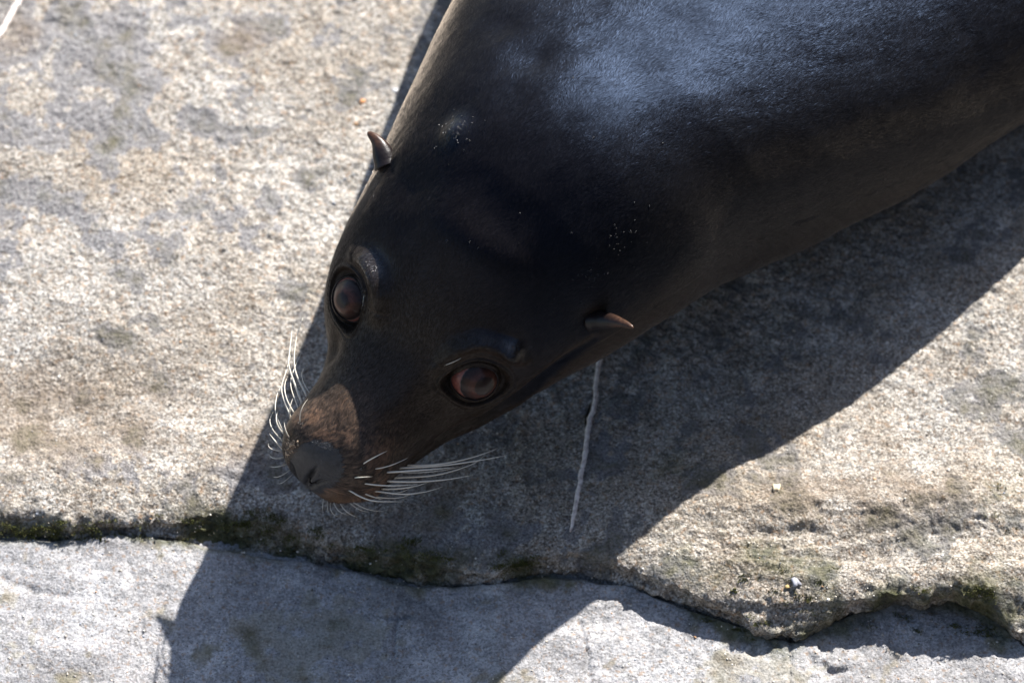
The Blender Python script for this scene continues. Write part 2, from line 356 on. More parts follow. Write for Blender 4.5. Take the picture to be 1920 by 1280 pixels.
class Surf:
    def __init__(s): s.refresh()
    def refresh(s):
        s.N = body_normals(BV); s.px = proj(BV.reshape(-1, 3)).reshape(BV.shape[:2] + (2,)); s.front = (s.N @ CF) < -.02
        q = s.px.reshape(-1, 2); s.idx = np.where(s.front.ravel() & np.all((q > -300) & (q < 2300), 1))[0]
        key = ((q[s.idx, 0] + 400) // 20).astype(int) * 1000 + ((q[s.idx, 1] + 400) // 20).astype(int)
        o = np.argsort(key, kind='stable'); s.idx = s.idx[o]; s.key = key[o]; s.q = q
    def at(s, px, py):
        cx, cy = int((px + 400) // 20), int((py + 400) // 20); w_ = 1
        while True:
            c = [s.idx[np.searchsorted(s.key, (cx+i)*1000 + cy - w_):np.searchsorted(s.key, (cx+i)*1000 + cy + w_ + 1)] for i in range(-w_, w_ + 1)]
            c = np.concatenate(c)
            if len(c) or w_ > 40: break
            w_ *= 2
        k = c[np.argmin(np.hypot(s.q[c, 0] - px, s.q[c, 1] - py))]; i = np.unravel_index(k, BV.shape[:2])
        return BV[i].copy(), s.N[i].copy(), i
    def line(s, pts, step=4):
        out = []
        for (a_, b_), (c_, d_) in zip(pts[:-1], pts[1:]):
            n = max(2, int(math.hypot(c_-a_, d_-b_) / step))
            for k in range(n): out.append(s.at(a_ + (c_-a_)*k/n, b_ + (d_-b_)*k/n)[0])
        out.append(s.at(*pts[-1])[0]); return np.array(out)
SF = Surf()
_fx = TT[:, None] * S + 0 * bz; _fy = TH[None] * np.maximum(bb, 150) * S
_am = np.interp(TT, [0, 120, 400, 700, 5000], [0, .6, 1.0, 2.0, 2.4])[:, None]
_un = 3.2 * fbm(_fx * 9, np.cos(TH)[None] * 2.6 + 5 + 0*_fx, 201, 3) + 1.2 * fbm(_fx * 26, _fy * 22, 202, 3) * (np.sin(TH)[None] > -.6) + .35 * fbm(_fx * 70, _fy * 130, 203, 3)
BV += (S * _am * _un)[..., None] * SF.N; SF.refresh()
HEAD = int(np.searchsorted(TT, 1000))          # rows that carry the modelled features
def bump(px, py, r, amp, r2=None, ang=0):
    """raise (or sink) the skin around a spot; r/r2 in image-scale units (1/3000 m)"""
    P, n, _ = SF.at(px, py); r2 = r2 or r
    d = (BV[:HEAD] - P) / S
    e1 = CX * math.cos(ang) - CU * math.sin(ang); e1 = e1 - n * (e1 @ n); e1 /= np.linalg.norm(e1); e2 = np.cross(n, e1)
    g = np.exp(-(d @ e1)**2 / r**2 - (d @ e2)**2 / r2**2 - (d @ n)**2 / (2.2*max(r, r2))**2)
    BV[:HEAD] += (g * amp * S)[..., None] * SF.N[:HEAD]
def groove(pts, width, amp, taper=True):
    L = SF.line(pts)
    for _ in range(6): L[1:-1] = .25*L[:-2] + .5*L[1:-1] + .25*L[2:]
    L = bez(L[::3] if len(L) > 9 else L, max(24, 3*len(L))); sub = BV[:HEAD].reshape(-1, 3)
    dm = np.full(len(sub), 1e9); k = np.zeros(len(sub), int)
    box = np.all((sub > L.min(0) - 6*width*S) & (sub < L.max(0) + 6*width*S), 1); idx = np.where(box)[0]
    for i, q in enumerate(L):
        d = np.linalg.norm(sub[idx] - q, axis=1) / S; b_ = d < dm[idx]; dm[idx[b_]] = d[b_]; k[idx[b_]] = i
    u = k / max(len(L)-1, 1); tp = np.sin(np.clip(u, .04, .96) * np.pi)**.6 if taper else 1
    BV[:HEAD] += ((amp * S * tp * np.exp(-(dm / width)**2)).reshape(HEAD, NTH))[..., None] * SF.N[:HEAD]
# broad forms
bump(905, 468, 100, 24, 58, math.radians(30)); bump(770, 355, 50, -7); bump(890, 340, 60, -9); bump(1010, 400, 50, -5); bump(1010, 470, 60, -4)
SF.refresh(); groove([(664, 478), (690, 488), (708, 515), (714, 552), (708, 592)], 17, 30); groove([(820, 690), (850, 657), (900, 637), (945, 648), (985, 676)], 15, 26)
bump(745, 640, 60, -5, 90, math.radians(-55)); bump(852, 252, 28, 12); bump(1000, 110, 45, -7); bump(940, 50, 40, -6); bump(1080, 170, 80, 7); bump(958, 656, 22, 18); bump(1190, 130, 50, -5); bump(960, 190, 40, -4)
bump(560, 805, 42, 14); bump(690, 892, 55, 17, 42, 0)
bump(660, 760, 40, 5, 80, 0)
bump(622, 655, 26, -12); bump(795, 775, 40, -12); bump(740, 800, 30, -6)
SF.refresh()
groove([(765, 868), (800, 838), (850, 808), (905, 785), (980, 738), (1060, 672), (1120, 632)], 12, -13)
groove([(775, 880), (850, 835), (950, 768), (1040, 706)], 15, 7)
groove([(655, 950), (700, 928), (745, 895), (785, 858), (820, 830)], 8, -9)
bump(1108, 596, 26, -9); bump(735, 318, 18, -4)
SF.refresh()
# nose pad
NOSE_C, NOSE_N, _ = SF.at(597, 868)
bump(592, 862, 46, 9); SF.refresh()
groove([(546, 868), (553, 892), (566, 914), (572, 922)], 4.4, -10); groove([(594, 876), (583, 890), (571, 908), (573, 920)], 4.4, -11)
groove([(612, 902), (594, 904), (582, 912), (576, 922)], 4.2, -9); groove([(540, 825), (532, 850), (534, 880)], 6, -3)
bump(620, 940, 22, 4, 14); SF.refresh()

# eyes: socket, lids, ball
EYES = []
def socket(px, py, R, ra, rb, ang, lift, cs):
    P, n, _ = SF.at(px, py)
    n = n * .75 - CF * .25; n /= np.linalg.norm(n)
    e1 = CX * math.cos(ang) - CU * math.sin(ang); e1 = e1 - n * (e1 @ n); e1 /= np.linalg.norm(e1); e2 = np.cross(n, e1)
    C = P + n * S * (lift - R)                       # ball centre
    d = (BV[:HEAD] - C) / S; x, y, h = d @ e1, d @ e2, d @ n
    u = np.clip(cs * x / ra, 0, 1.4); rbe = rb * (1 - .22 * u**1.6); xa = ra * (1 + .05 * (cs * x > 0))
    rho = np.sqrt((x / xa)**2 + ((y - cs * 0) / rbe)**2); r = np.sqrt(x*x + y*y)
    ok = (h > 0) & (rho < 3)
    lid = np.sqrt(np.maximum(R*R - r*r, 60)) + 3.5
    out = smooth(1.62, 1.05, rho)
    tgt = lid + 1.0*np.exp(-((rho-1.10)/.07)**2)
    hn = h + (tgt - h) * out
    hn = hn + np.where(rho > 1.05, 1, 0) * (2.6*np.sin((rho - 1.12) * 17.5) * smooth(1.08, 1.2, rho) * smooth(2.15, 1.35, rho))
    sink = smooth(1.05, .95, rho); hn = hn + (R*.45 - hn) * sink
    hn = np.where(ok, hn, h)
    BV[:HEAD] += ((hn - h) * S)[..., None] * n
    EYES.append((C, n, e1, e2, R * S, ok & (rho < 1.07), P))
socket(646, 562, 48, 40, 34, math.radians(75), 6, 1)
socket(891, 721, 50, 41, 34, math.radians(5), 7, -1)
SF.refresh()

# ------------------------------------------------------------------ coat colours (the animal's own, plus bounced light painted on the flanks)
P2 = SF.px; nearp = lambda x, y, rx, ry=None: np.exp(-((P2[..., 0]-x)/rx)**2 - ((P2[..., 1]-y)/(ry or rx))**2)
def near3(q, r): return np.exp(-(np.linalg.norm(BV - q, axis=-1) / (r*S))**2)
flowx = TT[:, None] * S + 0 * bz; flowy = np.concatenate([[0], []])[0] + (TH[None] * np.maximum(bb, 40) * S)
fn = fbm(flowx * 500, flowy * 900, 101, 3); fb = fbm(flowx * 60, flowy * 60, 102, 3)
col = np.zeros(BV.shape); col[:] = (.0045, .0042, .0045)
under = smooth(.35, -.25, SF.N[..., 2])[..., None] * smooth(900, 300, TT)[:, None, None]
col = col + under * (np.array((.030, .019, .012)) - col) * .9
mz, _, _ = SF.at(640, 800); mz2, _, _ = SF.at(690, 905); mz3, _, _ = SF.at(560, 800); mch, _, _ = SF.at(640, 940)
muz = np.clip(near3(mz, 95) * 1.1 + near3(mz2, 70) + near3(mz3, 55) + near3(mch, 60), 0, 1)
muz = np.clip(muz + fb * .5 * muz, 0, 1)[..., None]
mcol = np.array((.066, .046, .034)) * (1 + 1.5*fn[..., None]) + np.array((.05, .022, .009)) * smooth(.0, .45, fb + .8*fn)[..., None]
col = col + muz * (np.clip(mcol, .012, .3) - col)
chin = near3(mch, 34)[..., None]; col = col + chin * (np.array((.16, .095, .05)) * (1 + fn[..., None]) - col) * .8
cheek = (near3(SF.at(830, 790)[0], 70) * .5 + near3(SF.at(620, 650)[0], 45) * .5)[..., None]; col = col + cheek * (np.array((.028, .017, .011)) - col)
faceb = near3(SF.at(760, 640)[0], 215)[..., None]; col = col + faceb * .9 * (np.array((.025, .0185, .0135)) - col)
nq = (BV - NOSE_C) / S
n_e1 = CX - NOSE_N * (CX @ NOSE_N); n_e1 /= np.linalg.norm(n_e1); n_e2 = np.cross(NOSE_N, n_e1)
npx, npy = P2[..., 0], P2[..., 1]
u_ = ((npx - 594) * .80 + (npy - 872) * .60) / 52; v_ = (-(npx - 594) * .60 + (npy - 872) * .80) / 52
nose_d = np.sqrt(u_*u_ + v_*v_) + .14 * fb + .16 * fn
nose = (smooth(1.06, .88, nose_d) * SF.front * smooth(200, 140, TT)[:, None])
col = col + nose[..., None] * (np.array((.011, .011, .012)) - col)
for (C, n, e1, e2, R, ok, P) in EYES:
    x = np.linalg.norm(BV - P, axis=-1) / S
    rim = np.zeros(BV.shape[:2]); rim[:HEAD] = ok; col = col + rim[..., None] * (np.array((.008, .008, .010)) - col)
    ring = (smooth(85, 50, x) * (1 - rim))[..., None]; col = col + ring * .55 * (np.array((.026, .018, .012)) - col)
WH = [  # pixel polyline, base radius, rise at tip
 ([(764, 872), (835, 868), (933, 840)], 3.0, 10), ([(749, 878), (831, 872), (903, 862), (951, 853)], 3.2, 0), ([(726, 885), (776, 882), (852, 876)], 2.6, 0),
 ([(752, 887), (817, 883), (869, 873)], 2.4, -8), ([(739, 896), (817, 890), (883, 871), (910, 853)], 2.8, -5), ([(725, 902), (800, 902), (886, 890)], 2.8, -5),
 ([(684, 907), (723, 910), (783, 907)], 2.6, 0), ([(715, 916), (762, 914), (804, 903)], 2.6, -10), ([(702, 921), (757, 926), (800, 921), (830, 912)], 3.0, -8),
 ([(654, 919), (679, 932), (705, 939), (757, 940)], 2.6, -5), ([(662, 941), (686, 953), (721, 958)], 2.2, -10), ([(656, 946), (677, 956), (693, 959)], 1.8, -10),
 ([(685, 926), (700, 931), (718, 936)], 2.4, 0), ([(705, 931), (745, 933), (772, 925)], 1.6, -12), ([(720, 925), (752, 922), (776, 905)], 1.5, -12),
 ([(618, 948), (625, 963), (637, 969)], 1.6, -6), ([(626, 942), (639, 960), (655, 965)], 1.6, -6), ([(638, 948), (653, 961), (670, 969)], 1.8, -6), ([(603, 942), (605, 950), (605, 958)], 1.3, -3), ([(610, 947), (615, 957), (616, 960)], 1.3, -3),
 ([(682, 869), (700, 858), (726, 845)], 1.6, 20), ([(703, 879), (733, 872), (766, 857)], 1.7, 20), ([(666, 895), (681, 894), (698, 893)], 1.7, 18),
 ([(544, 785), (543, 769), (549, 747)], 2.6, 25), ([(562, 790), (565, 768), (577, 748)], 1.8, 28), ([(528, 813), (519, 792), (521, 771)], 2.8, 15), ([(542, 820), (535, 804), (533, 791)], 2.0, 22),
 ([(528, 842), (518, 829), (505, 812)], 2.2, 10), ([(530, 828), (512, 806), (506, 788), (512, 772)], 2.0, 10),
 ([(560, 733), (553, 692), (555, 638), (568, 595)], 2.6, 20), ([(550, 744), (542, 688), (543, 660), (549, 605)], 2.9, 20), ([(535, 776), (528, 733), (536, 697), (548, 655)], 2.4, 10), ([(540, 765), (534, 733), (540, 705)], 2.2, 5), ([(527, 813), (517, 774), (519, 742), (528, 722)], 2.6, 10), ([(552, 760), (545, 722), (552, 690), (566, 660)], 2.0, -5), ([(568, 728), (566, 705), (576, 685)], 1.4, -15),
 ([(526, 859), (511, 858), (505, 852)], 1.8, 5), ([(528, 876), (517, 875), (506, 874)], 1.8, 0), ([(527, 891), (520, 894), (512, 893)], 1.5, -5), ([(517, 848), (507, 840), (504, 830)], 1.5, -2), ([(532, 902), (526, 906), (521, 906)], 1.2, -3),
 ([(680, 578), (683, 553), (690, 534)], 1.3, 12), ([(832, 686), (853, 677), (876, 664)], 1.2, 8)]
pits = [w_[0][0] for w_ in WH[:-2]] + [(690, 905), (676, 922), (707, 905), (697, 893), (712, 890), (726, 876), (668, 905), (735, 893), (570, 820), (556, 834), (552, 808), (574, 800), (538, 842), (690, 915), (720, 904)]
for q_ in pits:
    P_ = SF.at(*q_)[0]; dd = np.linalg.norm(BV[:HEAD] - P_, axis=-1) / S; k_ = np.exp(-(dd / 4.2)**2)
    col[:HEAD] += (k_ * .9)[..., None] * (np.array((.005, .005, .006)) - col[:HEAD])
wet = np.clip(near3(SF.at(855, 238)[0], 32) + near3(SF.at(698, 505)[0], 26) + near3(SF.at(690, 490)[0], 22) + near3(SF.at(962, 655)[0], 22) + .3*near3(SF.at(900, 640)[0], 25) + .4*near3(SF.at(715, 560)[0], 18), 0, 1)
flank_bounce = smooth(.45, .85, np.abs(SF.N @ B)) * smooth(.75, .3, SF.N[..., 2]) * smooth(330, 480, TT)[:, None]
col = col + (flank_bounce * np.where(SF.N @ B < 0, .85, np.interp(TT, [700, 1150], [.12, .8])[:, None]))[..., None] * (np.where((SF.N @ B < 0)[..., None], np.array((.080, .068, .055)), np.array((.045, .038, .030))) - col)  # ground bounce painted into the flank colour, lighter on the left side
glossm = np.stack([wet, np.repeat(smooth(400, 250, TT)[:, None], NTH, 1), flank_bounce], -1)

fur = Mat("wet_black_fur", .5, .5)
f = fur; ac = f.attr('coat'); ag = f.attr('gloss'); af = f.attr('flow'); sg = f.n('ShaderNodeSeparateColor'); f.l(ag.outputs['Color'], sg.inputs[0])
tc = f.n('ShaderNodeTexCoord').outputs['Object']
hair = f.noise(af.outputs['Vector'], 1, 4, .65, (480, 1500, 1)); hair2 = f.noise(af.outputs['Vector'], 1, 2, .5, (190, 460, 1)); patch = f.noise(tc, 22, 4, .6)
bc = f.mix(f.fr(hair, .35, .7, 0, 1), f.mix(1, ac.outputs['Color'], (.6, .6, .62), 'MULTIPLY'), f.mix(1, ac.outputs['Color'], (1.9, 1.8, 1.7), 'MULTIPLY'))
f.l(bc, f.b.inputs['Base Color'])
ro = f.math('ADD', f.fr(hair2, .35, .65, .38, .47), f.fr(patch, .35, .65, -.03, .03))
ro = f.math('SUBTRACT', ro, f.math('MULTIPLY', sg.outputs[0], .26)); f.l(ro, f.b.inputs['Roughness'])
f.l(f.math('SUBTRACT', f.fr(patch, .3, .7, .13, .15), f.math('MULTIPLY', sg.outputs[1], -.2)), f.b.inputs['Specular IOR Level']); f.l(f.mix(sg.outputs[1], (.22, .46, 1), (1, .93, .86)), f.b.inputs['Specular Tint'])  # blue sky reflection put into the body fur's specular tint
nb = f.bump(patch, .3, .003); nb = f.bump(f.noise(tc, 70, 3), .2, .0025, nb); nb = f.bump(hair, .35, .0009, nb); nb = f.bump(hair2, .22, .0010, nb); f.l(nb, f.b.inputs['Normal'])
f.l(sg.outputs[0], f.b.inputs['Coat Weight']); f.b.inputs['Coat Roughness'].default_value = .16; f.l(f.fr(sg.outputs[2], 0, 1, .06, .4), f.b.inputs['Sheen Weight']); f.b.inputs['Sheen Roughness'].default_value = .28; f.b.inputs['Sheen Tint'].default_value = (.9, .76, .62, 1); f.b.inputs['Specular Tint'].default_value = (.50, .72, 1, 1)  # extra flank sheen stands in for light off the sunlit rock

nosem = Mat("nose_leather", .42, .5); m = nosem; tc = m.n('ShaderNodeTexCoord').outputs['Object']
vo = m.n('ShaderNodeTexVoronoi'); m.l(tc, vo.inputs['Vector']); vo.inputs['Scale'].default_value = 1700
m.l(m.ramp(m.noise(tc, 300, 4, .6), [(.3, (.012, .012, .0135)), (.7, (.034, .034, .037))]), m.b.inputs['Base Color'])
m.l(m.bump(vo.outputs['Distance'], .4, .0006, m.bump(m.noise(tc, 420, 4, .7), .8, .0014)), m.b.inputs['Normal'])

root = bpy.data.objects.new("sea_lion", None); COL.objects.link(root); root.location = (N0[0], N0[1], 0)
root['label'] = "black sea lion lying on the pale rock, looking up with white whiskers"; root['category'] = "sea lion"
def child(name, me, mat, parent=None, **k):
    """link a mesh given in world coordinates under the sea lion (or one of its parts)"""
    par = parent or root; off = Vector(root.location)
    if not me.get('shifted'):
        me.transform(Matrix.Translation(-off)); me['shifted'] = 1
    return link(name, me, mat, par, **k)
Vb = BV.reshape(-1, 3); Fb = grid_faces(len(TT), NTH, True)
nflag = (nose.reshape(-1) > .5)[Fb].all(1)
def part_mesh(name, faces):
    u, inv = np.unique(faces, return_inverse=True)
    # end caps
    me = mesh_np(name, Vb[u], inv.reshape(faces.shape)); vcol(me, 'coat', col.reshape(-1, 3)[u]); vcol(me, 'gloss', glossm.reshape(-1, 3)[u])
    vvec(me, 'flow', np.stack([flowx, flowy, 0*flowx], -1).reshape(-1, 3)[u])
    try: me.normals_split_custom_set_from_vertices(SF.N.reshape(-1, 3)[u].tolist())
    except Exception as ex_: print(ex_)
    return me
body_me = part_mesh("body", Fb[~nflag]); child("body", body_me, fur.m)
child("nose", part_mesh("nose", Fb[nflag]), nosem.m, label="dark grey leathery nose tip")

# eyeballs
def eye_mat():
    m = Mat("eye", .06, .5); tc = m.n('ShaderNodeTexCoord').outputs['Object']; sx = m.n('ShaderNodeSeparateXYZ'); m.l(tc, sx.inputs[0])
    ang = m.math('DIVIDE', sx.outputs[2], 50 * S); wob = m.noise(tc, 500, 4, .6)
    a2 = m.math('ADD', ang, m.fr(wob, .3, .7, -.012, .012))
    colr = m.ramp(a2, [(.0, (.08, .028, .02)), (.42, (.20, .065, .046)), (.58, (.26, .105, .078)), (.60, (.12, .09, .08)), (.625, (.02, .014, .014)), (.67, (.016, .010, .009)), (.80, (.040, .018, .013)), (.93, (.085, .033, .022)), (.98, (.06, .024, .016)), (1, (.016, .008, .007))])
    v = m.noise(tc, 420, 5, .7); colr = m.mix(1, colr, m.ramp(v, [(.3, (.55, .5, .5)), (.7, (1.35, 1.3, 1.25))]), 'MULTIPLY')
    m.l(colr, m.b.inputs['Base Color']); m.b.inputs['Coat Weight'].default_value = .26; m.b.inputs['Coat Roughness'].default_value = .02
    m.b.inputs['Roughness'].default_value = .5; m.b.inputs['Specular IOR Level'].default_value = .2
    return m.m
EM = eye_mat()
def cornea_mat():
    m = Mat("cornea", .02, .5, (1, 1, 1)); m.b.inputs['Transmission Weight'].default_value = 1; m.b.inputs['IOR'].default_value = 1.2
    return m.m
GAZE = [(668, 556, .10), (897, 722, .0)]
for i, (C, n, e1, e2, R, ok, P) in enumerate(EYES):
    # gaze: tilted a little from the lid plane
    g = n + (e1 * (.34 if i == 1 else .02)) + e2 * (0 if i == 0 else 0); g = g / np.linalg.norm(g)
    NU, NV = 48, 64
    ph = np.linspace(0, np.pi, NU)[:, None]; th = np.linspace(0, 2*np.pi, NV, endpoint=False)[None]
    rad = R * (1 + .055 * smooth(.66, .30, ph)) 
    Vv = np.stack([rad*np.sin(ph)*np.cos(th), rad*np.sin(ph)*np.sin(th), rad*np.cos(ph)*np.ones_like(th)], -1)
    F = grid_faces(NU, NV, True); kc = int(.92 / math.pi * (NU - 1)); ni = kc * NV
    o = link("eye", mesh_np("eye", Vv.reshape(-1, 3), F[ni - NV:]), EM, root)
    cap = Vv[:kc + 1].reshape(-1, 3) * (1 + .02 * smooth(.0, 1., np.repeat(1 - np.arange(kc + 1) / kc, NV))[:, None])
    link("iris", mesh_np("iris", cap, F[:ni]), EM, o)
    q = Vector(g).to_track_quat('Z', 'Y'); o.location = Vector(C) - Vector(root.location); o.rotation_mode = 'QUATERNION'; o.rotation_quaternion = q

# ears
earm = Mat("ear_skin", .33, .3); m = earm; tc = m.n('ShaderNodeTexCoord').outputs['Object']
aec = m.attr('coat'); m.l(aec.outputs['Color'], m.b.inputs['Base Color']); m.l(m.bump(m.noise(tc, 500, 3), .3, .0006), m.b.inputs['Normal'])
def ear(px, py, dirs, length, r0, sink=8):
    P, n, _ = SF.at(px, py); d0 = dirs[0][0]*B + dirs[0][1]*A + dirs[0][2]*Z; d1 = dirs[1][0]*B + dirs[1][1]*A + dirs[1][2]*Z
    d0 /= np.linalg.norm(d0); d1 /= np.linalg.norm(d1); K = 40
    u = np.linspace(0, 1, K); pts = [P - d0 * sink * S]; 
    for a_ in u[1:]:
        d = d0*(1-smooth(.35, 1, a_)) + d1*smooth(.35, 1, a_); d /= np.linalg.norm(d); pts.append(pts[-1] + d * (length+sink) * S / (K-1))
    rad = r0 * S * np.interp(u, [0, .12, .3, .5, .7, .88, .96, 1], [1.15, 1.0, .92, .74, .50, .33, .22, .06])
    V, F, Tr = tube(pts, rad, 24, .78, side=-CF)
    Vr = V[:K*24].reshape(K, 24, 3); ctr = Vr.mean(1, keepdims=True)
    th = np.linspace(0, 2*np.pi, 24, endpoint=False); dent = np.exp(-((th - 4.9)/.30)**2)[None] * np.interp(u, [0, .2, .6, 1], [.0, .25, .45, .3])[:, None]
    V[:K*24] = (Vr + (ctr - Vr) * dent[..., None]).reshape(-1, 3)
    me = bpy.data.meshes.new("ear"); me.from_pydata(V.tolist(), [], F.tolist() + [list(map(int, t)) for t in Tr]); me.update(); me.polygons.foreach_set('use_smooth', np.ones(len(me.polygons), dtype=bool))
    uu = np.concatenate([np.repeat(u, 24), [0, 1]])[:, None]; k = smooth(.35, .85, uu); nn = fbm(V[:, 0]*900, V[:, 1]*900, 5, 3)[:, None]
    vcol(me, 'coat', np.array((.010, .007, .007))*(1-k) + k*np.array((.060, .030, .018))*(1+nn))
    child("ear", me, earm.m)
ear(724, 304, [(-.62, .42, .34), (-1.1, .10, .10)], 68, 22)
ear(1112, 598, [(.80, .10, .52), (.85, -.05, .22)], 96, 18)

# fur strands lying back along the body
def fur_strands(n):
    j0 = np.searchsorted(TT, 6); j1 = np.searchsorted(TT, 1750)
    Vt = BV[j0:j1]; du = np.linalg.norm(np.gradient(Vt, axis=0), axis=-1); dv = np.linalg.norm(np.roll(Vt, -1, 1) - Vt, axis=-1)
    wgt = du * dv * np.clip(SF.N[j0:j1] @ -CF + .35, 0.02, 1) * (nose[j0:j1] < .97)
    pxy = P2[j0:j1]; wgt = wgt * ((pxy[..., 0] > -60) & (pxy[..., 0] < 2000) & (pxy[..., 1] > -120) & (pxy[..., 1] < 1100))
    for (C, nn, e1, e2, R, ok, P) in EYES:
        full = np.zeros(BV.shape[:2], bool); full[:HEAD] = ok; wgt = wgt * ~full[j0:j1]
    pr = wgt.ravel() / wgt.sum(); idx = RNG.choice(pr.size, n, p=pr)
    fw = np.gradient(Vt, axis=0); fw /= np.linalg.norm(fw, axis=-1, keepdims=True); sd = np.roll(Vt, -1, 1) - np.roll(Vt, 1, 1); 
    P = Vt.reshape(-1, 3)[idx]; Nn = SF.N[j0:j1].reshape(-1, 3)[idx]; F_ = fw.reshape(-1, 3)[idx]
    F_ = F_ - Nn * np.sum(F_*Nn, 1, keepdims=True); F_ /= np.linalg.norm(F_, axis=1, keepdims=True); Sd = np.cross(Nn, F_)
    tt_ = np.repeat(TT[j0:j1], NTH)[idx][:, None]
    P = P + F_ * RNG.uniform(-3, 3, (n, 1)) * S + Sd * RNG.uniform(-2, 2, (n, 1)) * S
    L = np.interp(tt_, [0, 60, 200, 500, 1000, 1700], [4, 5, 6.5, 8, 9, 10]) * RNG.uniform(.6, 1.4, (n, 1)) * S
    wd = np.interp(tt_, [0, 200, 700, 1700], [.4, .45, .55, .65]) * RNG.uniform(.6, 1.3, (n, 1)) * S
    cl = fbm(P[:, 0]*90, P[:, 1]*90, 7, 3)[:, None]
    D = F_ + Sd * (RNG.normal(0, .16, (n, 1)) + cl*.9) + Nn * (RNG.uniform(.02, .10, (n, 1)))
    D /= np.linalg.norm(D, axis=1, keepdims=True)
    W = Sd + Nn * RNG.normal(0, .12, (n, 1)); W -= D*np.sum(W*D, 1, keepdims=True); W /= np.linalg.norm(W, axis=1, keepdims=True)
    base = P + Nn * .1 * S
    Vv = np.stack([base - W*wd, base + W*wd, base + D*L], 1).reshape(-1, 3)
    me = mesh_np("fur", Vv, np.arange(3*n).reshape(-1, 3), False)
    C3 = np.repeat(col[j0:j1].reshape(-1, 3)[idx] * RNG.uniform(.6, 1.7, (n, 1)), 3, 0); vcol(me, 'coat', C3)
    G3 = np.repeat(glossm[j0:j1].reshape(-1, 3)[idx], 3, 0); vcol(me, 'gloss', G3)
    return me
hm = Mat("fur_strand", .36, .13); m = hm; m.b.inputs["Coat Roughness"].default_value = .14; m.b.inputs["Sheen Roughness"].default_value = .28; m.b.inputs["Sheen Tint"].default_value = (.9, .76, .62, 1); m.b.inputs["Specular Tint"].default_value = (.50, .72, 1, 1); a1 = m.attr('coat'); m.l(a1.outputs['Color'], m.b.inputs['Base Color'])
a2 = m.attr('gloss'); sg = m.n('ShaderNodeSeparateColor'); m.l(a2.outputs['Color'], sg.inputs[0]); m.l(m.math('SUBTRACT', .42, m.math('MULTIPLY', sg.outputs[0], .27)), m.b.inputs['Roughness']); m.l(m.mix(sg.outputs[1], (.22, .46, 1), (1, .93, .86)), m.b.inputs['Specular Tint']); m.l(sg.outputs[0], m.b.inputs['Coat Weight']); m.l(m.fr(sg.outputs[2], 0, 1, .05, .4), m.b.inputs['Sheen Weight'])  # strands repeat the sky-blue tint and the painted flank bounce
child("fur", fur_strands(330000), hm.m, kind='stuff')

# whiskers: root on the skin, then points given as (image x, image y, height above the root in 1/3000 m)
wm = Mat("whisker_horn", .35, .5, (.62, .58, .49)); wm.b.inputs['Subsurface Weight'].default_value = .15; wm.b.inputs['Subsurface Radius'].default_value = (.002, .0015, .001); wm.b.inputs['Subsurface Scale'].default_value = .3
for pts, r, rise in WH:
    P, n, _ = SF.at(*pts[0]); h0 = P[2]; out = [P - n * 1.0 * S]
    d = [0] + [math.hypot(b_[0]-a_[0], b_[1]-a_[1]) for a_, b_ in zip(pts[:-1], pts[1:])]; d = np.cumsum(d) / sum(d)
    for (x, y), u in zip(pts[1:], d[1:]): out.append(ground(x, y, h0 + S * (rise * u + 10 * math.sin(u * math.pi))))
    C = bez(out, 18); r *= random.uniform(.5, .78); rad = r * S * np.interp(np.linspace(0, 1, 18), [0, .08, .5, .85, 1], [1, 1, .8, .4, .12])
    child("whisker", tube_mesh("whisker", C, rad, 7), wm.m)

# fore and hind flippers (mostly beyond the picture)
def flipper(origin, d, up, length, w0, w1, thick):
    d = np.array(d, float); d /= np.linalg.norm(d); s_ = np.cross(np.array(up, float), d); s_ /= np.linalg.norm(s_); K = 24; M = 20
    u = np.linspace(0, 1, K)[:, None]; th = np.linspace(0, 2*np.pi, M, endpoint=False)[None]
    wd = np.interp(u, [0, .25, .6, .9, 1], [w0, w0*1.05, w1*1.1, w1*.7, .004]); tk = thick*(1-.75*u); bend = -.10*length*u**2
    Vv = origin + (u*length)[..., None]*d + (np.cos(th)*wd + bend)[..., None]*s_ + (np.sin(th)*tk - .0*u)[..., None]*np.array(up, float)
    Vv = np.concatenate([Vv.reshape(-1, 3)]); return mesh_np("flipper", Vv, grid_faces(K, M, True))
def bp(t, y, z): return N0 + S*(t*A + y*B + z*Z)
for sgn in (-1, 1):
    me = flipper(bp(1900, 176 + sgn*380, 130), sgn*B*.8 + A*.6, (0, 0, 1), .42, .085, .06, .028)
    vcol(me, 'coat', np.tile((.012, .010, .009), (len(me.vertices), 1))); child("flipper", me, fur.m)
    me = flipper(bp(4600, 176 + sgn*80, 80), A + sgn*B*.35, (0, 0, 1), .30, .05, .06, .022)
    vcol(me, 'coat', np.tile((.012, .010, .009), (len(me.vertices), 1))); child("flipper", me, fur.m)

